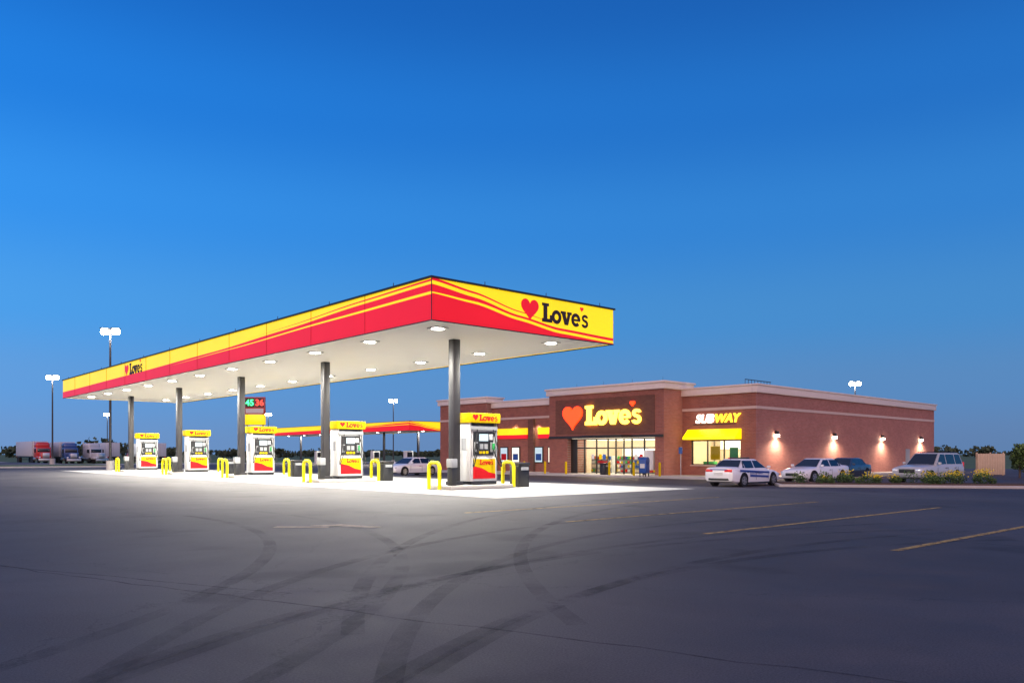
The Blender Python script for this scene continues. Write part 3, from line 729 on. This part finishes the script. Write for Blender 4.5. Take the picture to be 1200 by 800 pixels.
def semi(loc, rot, paint, trailer):
    E = empty("semi_truck", loc, rot)
    if paint:
        box("chassis", -3.4, 3.2, -.45, .45, .55, .85, M['black'], E)
        box("hood", 1.0, 3.1, -.85, .85, .85, 1.95, paint, E, .22, 4)
        box("cab", -1.2, 1.2, -1.2, 1.2, .9, 2.9, paint, E, .15, 3)
        box("roof_fairing", -1.6, .7, -1.15, 1.15, 2.7, 3.8, paint, E, .4, 4)
        box("bumper", 2.9, 3.3, -1.2, 1.2, .35, .85, M['steel'], E, .06)
        box("grille", 3.09, 3.14, -.55, .55, .95, 1.85, M['steel'], E, .02)
        box("windshield", 1.19, 1.215, -1.0, 1.0, 2.0, 2.65, M['carglass'], E, .01)
        for s in (-1, 1):
            box("side_window", .1, .95, s*1.205-.005, s*1.205+.005, 1.95, 2.6, M['carglass'], E)
            box("fender", 1.5, 2.9, s*1.05-.2, s*1.05+.2, .75, 1.25, paint, E, .12, 3)
            box("head_lamp", 2.9, 3.12, s*.98-.14, s*.98+.14, .95, 1.2, M['head'], E, .02)
            cyl("exhaust_stack", (-1.35, s*1.1, 1), (-1.35, s*1.1, 4.0), .09, .09, M['steel'], E, 10)
            cyl("fuel_tank", (-.9, s*1.0, .75), (.7, s*1.0, .75), .32, .32, M['steel'], E, 16)
            box("mirror", 1.0, 1.15, s*1.4-.1, s*1.4+.1, 1.9, 2.6, M['black'], E, .02)
            for x in (2.2, -2.0, -3.1): cyl("tyre", (x, s*.85, .5), (x, s*1.2, .5), .5, .5, M['rubber'], E, 20)
    if trailer:
        box("trailer_box", -16.5, -1.9, -1.29, 1.29, 1.25, 4.0, M['twhite'], E, .03)
        box("trailer_rail", -16.4, -2.2, -1.1, 1.1, 1.0, 1.245, M['black'], E)
        box("door_seam", -16.52, -16.505, -.01, .01, 1.3, 3.95, M['black'], E)
        box("underride_bar", -16.5, -16.4, -1.2, 1.2, .5, .62, M['steel'], E)
        for s in (-1, 1):
            for x in (-14.2, -15.4): cyl("tyre", (x, s*.75, .5), (x, s*1.25, .5), .5, .5, M['rubber'], E, 20)
            box("tail_lamp", -16.53, -16.5, s*1.0-.12, s*1.0+.12, 1.05, 1.2, M['tail'], E)
semi((19.5, 148, -.4), R(-90), M['tred'], True)
semi((24.0, 148, -.5), R(-90), M['tblue'], True)
semi((28.2, 149, -.5), R(-75), M['twhite'], False)
semi((33, 170, -.5), R(90), M['tblue'], True)
semi((42, 170, -.5), R(90), M['tred'], True)

# ------------------------------------------------------------------ vegetation
def leaf(bm, c, s, mi):
    n = Vector((random.gauss(0, 1), random.gauss(0, 1), random.gauss(0, 1))).normalized()
    u = n.orthogonal().normalized(); v = n.cross(u)
    f = bm.faces.new([bm.verts.new(c+u*s*a+v*s*b*.7) for a, b in ((-1, 0), (0, -1), (1, 0), (0, 1))]); f.material_index = mi
def clump(bm, c, rx, ry, rz, n, s, mats=(0, 1)):
    for _ in range(n):
        while True:
            p = Vector((random.uniform(-1, 1), random.uniform(-1, 1), random.uniform(-1, 1)))
            if .35 < p.length < 1: break
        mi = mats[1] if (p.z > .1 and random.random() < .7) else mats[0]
        leaf(bm, c+Vector((p.x*rx, p.y*ry, p.z*rz)), s*random.uniform(.6, 1.3), mi)
bm = bmesh.new()
cam = Vector((-13.67, -18.9, 0))
ang = -38
while ang < 128:
    d = random.uniform(420, 560); a = R(ang); c = cam+Vector((math.cos(a)*d, math.sin(a)*d, 0))
    big = 1.0 if (ang > 74) else (.6 if ang < 18 else .5)
    h = random.uniform(5, 11)*big; w = random.uniform(5, 12)
    if random.random() < .93:
        for _ in range(4): clump(bm, c+Vector((random.uniform(-w, w), random.uniform(-w, w), h*random.uniform(.3, .6))), w*.6, w*.6, h*random.uniform(.3, .5), 45, 1.1)
    ang += random.uniform(.5, 1.1)
mesh_obj("distant_tree_line", bm, [M['leaf_far1'], M['leaf_far2']])
A = Vector((24.6, 3.2)); Bp = Vector((41, -19)); dr = (Bp-A).normalized(); Lb = (Bp-A).length
E = empty("landscape_island", (A.x, A.y, -.5), math.atan2(dr.y, dr.x))
box("kerb", 0, Lb, -.1, 3.0, -.05, .14, M['kerb'], E, .05); box("mulch_bed", .18, Lb-.18, .08, 2.82, .1405, .19, M['mulch'], E)
bm = bmesh.new()
for i in range(85):
    x = random.uniform(.5, Lb-.5); y = random.uniform(.4, 2.5); r = random.uniform(.18, .46)
    clump(bm, Vector((x, y, .2+r*.6)), r, r, r*random.uniform(.7, 1.2), 150, .05)
    if random.random() < .5:
        for _ in range(40): leaf(bm, Vector((x+random.gauss(0, r*.5), y+random.gauss(0, r*.5), .25+r*random.uniform(.8, 1.7))), .05, 2)
o = mesh_obj("shrubs_and_flowers", bm, [M['leaf1'], M['leaf2'], M['flower']], E)
def tree(loc, h, w):
    E = empty("small_tree", loc)
    cyl("trunk", (0, 0, 0), (0, 0, h*.6), .09, .04, M['bark'], E, 10)
    for i in range(7):
        a = i*2.4; cyl("limb", (0, 0, h*(.25+.05*i)), (math.cos(a)*w*.5, math.sin(a)*w*.5, h*(.45+.06*i)), .035, .012, M['bark'], E, 6)
    bm = bmesh.new()
    for i in range(16):
        z = random.uniform(.25, .95); q = w*(1.05-z)*.9
        clump(bm, Vector((random.uniform(-q, q), random.uniform(-q, q), h*z)), .45, .45, .4, 150, .09)
    mesh_obj("crown", bm, [M['leaf1'], M['leaf2']], E)
tree((52.3, .1, -.5), 2.5, .8)
tree((53.6, -1.4, -.5), 2.9, .9)
E = empty("tan_fence", (57.8, 4.7, -.5), R(-42))
for i in range(11): box("board", i*.2, i*.2+.185, -.02, .02, .05, 1.75, M['tan'], E, .005)
for z in (.4, 1.5): box("rail", 0, 2.2, .022, .08, z, z+.1, M['tan'], E)
for x in (0, 1.1, 2.15): box("post", x-.05, x+.05, .082, .18, 0, 1.85, M['tan'], E)
box("side_return", 2.18, 2.22, .0, 2.2, .05, 1.75, M['tan'], E)

# ------------------------------------------------------------------ world
w = D.worlds.new("World"); S.world = w; w.use_nodes = True
nt = w.node_tree; n = nt.nodes; l = nt.links; bg = n["Background"]
tc = n.new("ShaderNodeTexCoord"); sx = n.new("ShaderNodeSeparateXYZ"); l.new(tc.outputs["Generated"], sx.inputs[0])
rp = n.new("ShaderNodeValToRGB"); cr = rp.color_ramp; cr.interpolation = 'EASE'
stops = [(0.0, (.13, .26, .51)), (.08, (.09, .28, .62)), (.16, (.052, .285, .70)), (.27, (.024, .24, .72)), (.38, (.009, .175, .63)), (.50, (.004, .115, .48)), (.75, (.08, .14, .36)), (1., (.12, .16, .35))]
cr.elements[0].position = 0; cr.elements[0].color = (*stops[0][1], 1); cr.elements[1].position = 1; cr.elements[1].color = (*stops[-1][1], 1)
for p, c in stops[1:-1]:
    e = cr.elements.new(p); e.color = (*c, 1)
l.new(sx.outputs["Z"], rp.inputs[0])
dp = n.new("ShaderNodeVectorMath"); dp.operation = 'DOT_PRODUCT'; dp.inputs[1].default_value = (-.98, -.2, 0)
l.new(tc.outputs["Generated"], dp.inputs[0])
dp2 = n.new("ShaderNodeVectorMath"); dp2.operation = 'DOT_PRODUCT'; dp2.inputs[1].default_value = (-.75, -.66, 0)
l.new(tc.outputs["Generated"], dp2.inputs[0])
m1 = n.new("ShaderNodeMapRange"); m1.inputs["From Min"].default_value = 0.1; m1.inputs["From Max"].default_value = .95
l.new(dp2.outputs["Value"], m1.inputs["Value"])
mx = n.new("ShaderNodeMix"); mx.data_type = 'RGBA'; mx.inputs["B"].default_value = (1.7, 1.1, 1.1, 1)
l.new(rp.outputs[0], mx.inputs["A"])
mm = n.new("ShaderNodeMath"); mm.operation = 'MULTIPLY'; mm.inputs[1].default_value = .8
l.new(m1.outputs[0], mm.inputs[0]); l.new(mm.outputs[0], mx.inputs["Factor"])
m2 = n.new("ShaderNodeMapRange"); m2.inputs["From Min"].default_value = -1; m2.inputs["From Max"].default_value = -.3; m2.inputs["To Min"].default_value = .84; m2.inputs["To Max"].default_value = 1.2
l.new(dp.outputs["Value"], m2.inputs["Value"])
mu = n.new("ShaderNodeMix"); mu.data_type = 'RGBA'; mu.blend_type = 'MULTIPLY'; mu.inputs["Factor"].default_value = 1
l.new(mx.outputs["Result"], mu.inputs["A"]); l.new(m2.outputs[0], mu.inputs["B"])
sky = n.new("ShaderNodeTexSky"); sky.sky_type = 'NISHITA'; sky.sun_disc = False; sky.sun_elevation = R(1.5); sky.sun_rotation = math.atan2(-.98, -.2)
sm = n.new("ShaderNodeMix"); sm.data_type = 'RGBA'; sm.blend_type = 'ADD'; sm.inputs["Factor"].default_value = .012
l.new(mu.outputs["Result"], sm.inputs["A"]); l.new(sky.outputs[0], sm.inputs["B"])
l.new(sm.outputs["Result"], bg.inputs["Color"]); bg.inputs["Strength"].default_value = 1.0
sun = light("sun", 'SUN', (0, 0, 30), .25, (1, .78, .68)); sun.data.angle = R(20)
sun.rotation_euler = Vector((.75, .62, -.12)).to_track_quat('-Z', 'Y').to_euler()

# ------------------------------------------------------------------ camera
cd = D.cameras.new("camera"); co = D.objects.new("camera", cd); link(co)
co.location = (-13.67, -18.9, 1.2); co.rotation_euler = (R(90), 0, -math.atan2(.664, .748))
cd.sensor_fit = 'HORIZONTAL'; cd.sensor_width = 36; cd.lens = 28.2; cd.shift_y = .11; cd.clip_end = 6000; cd.clip_start = .05
S.camera = co
S.view_settings.view_transform = 'Standard'; S.view_settings.look = 'None'; S.view_settings.exposure = 0
print("objects", len(D.objects))
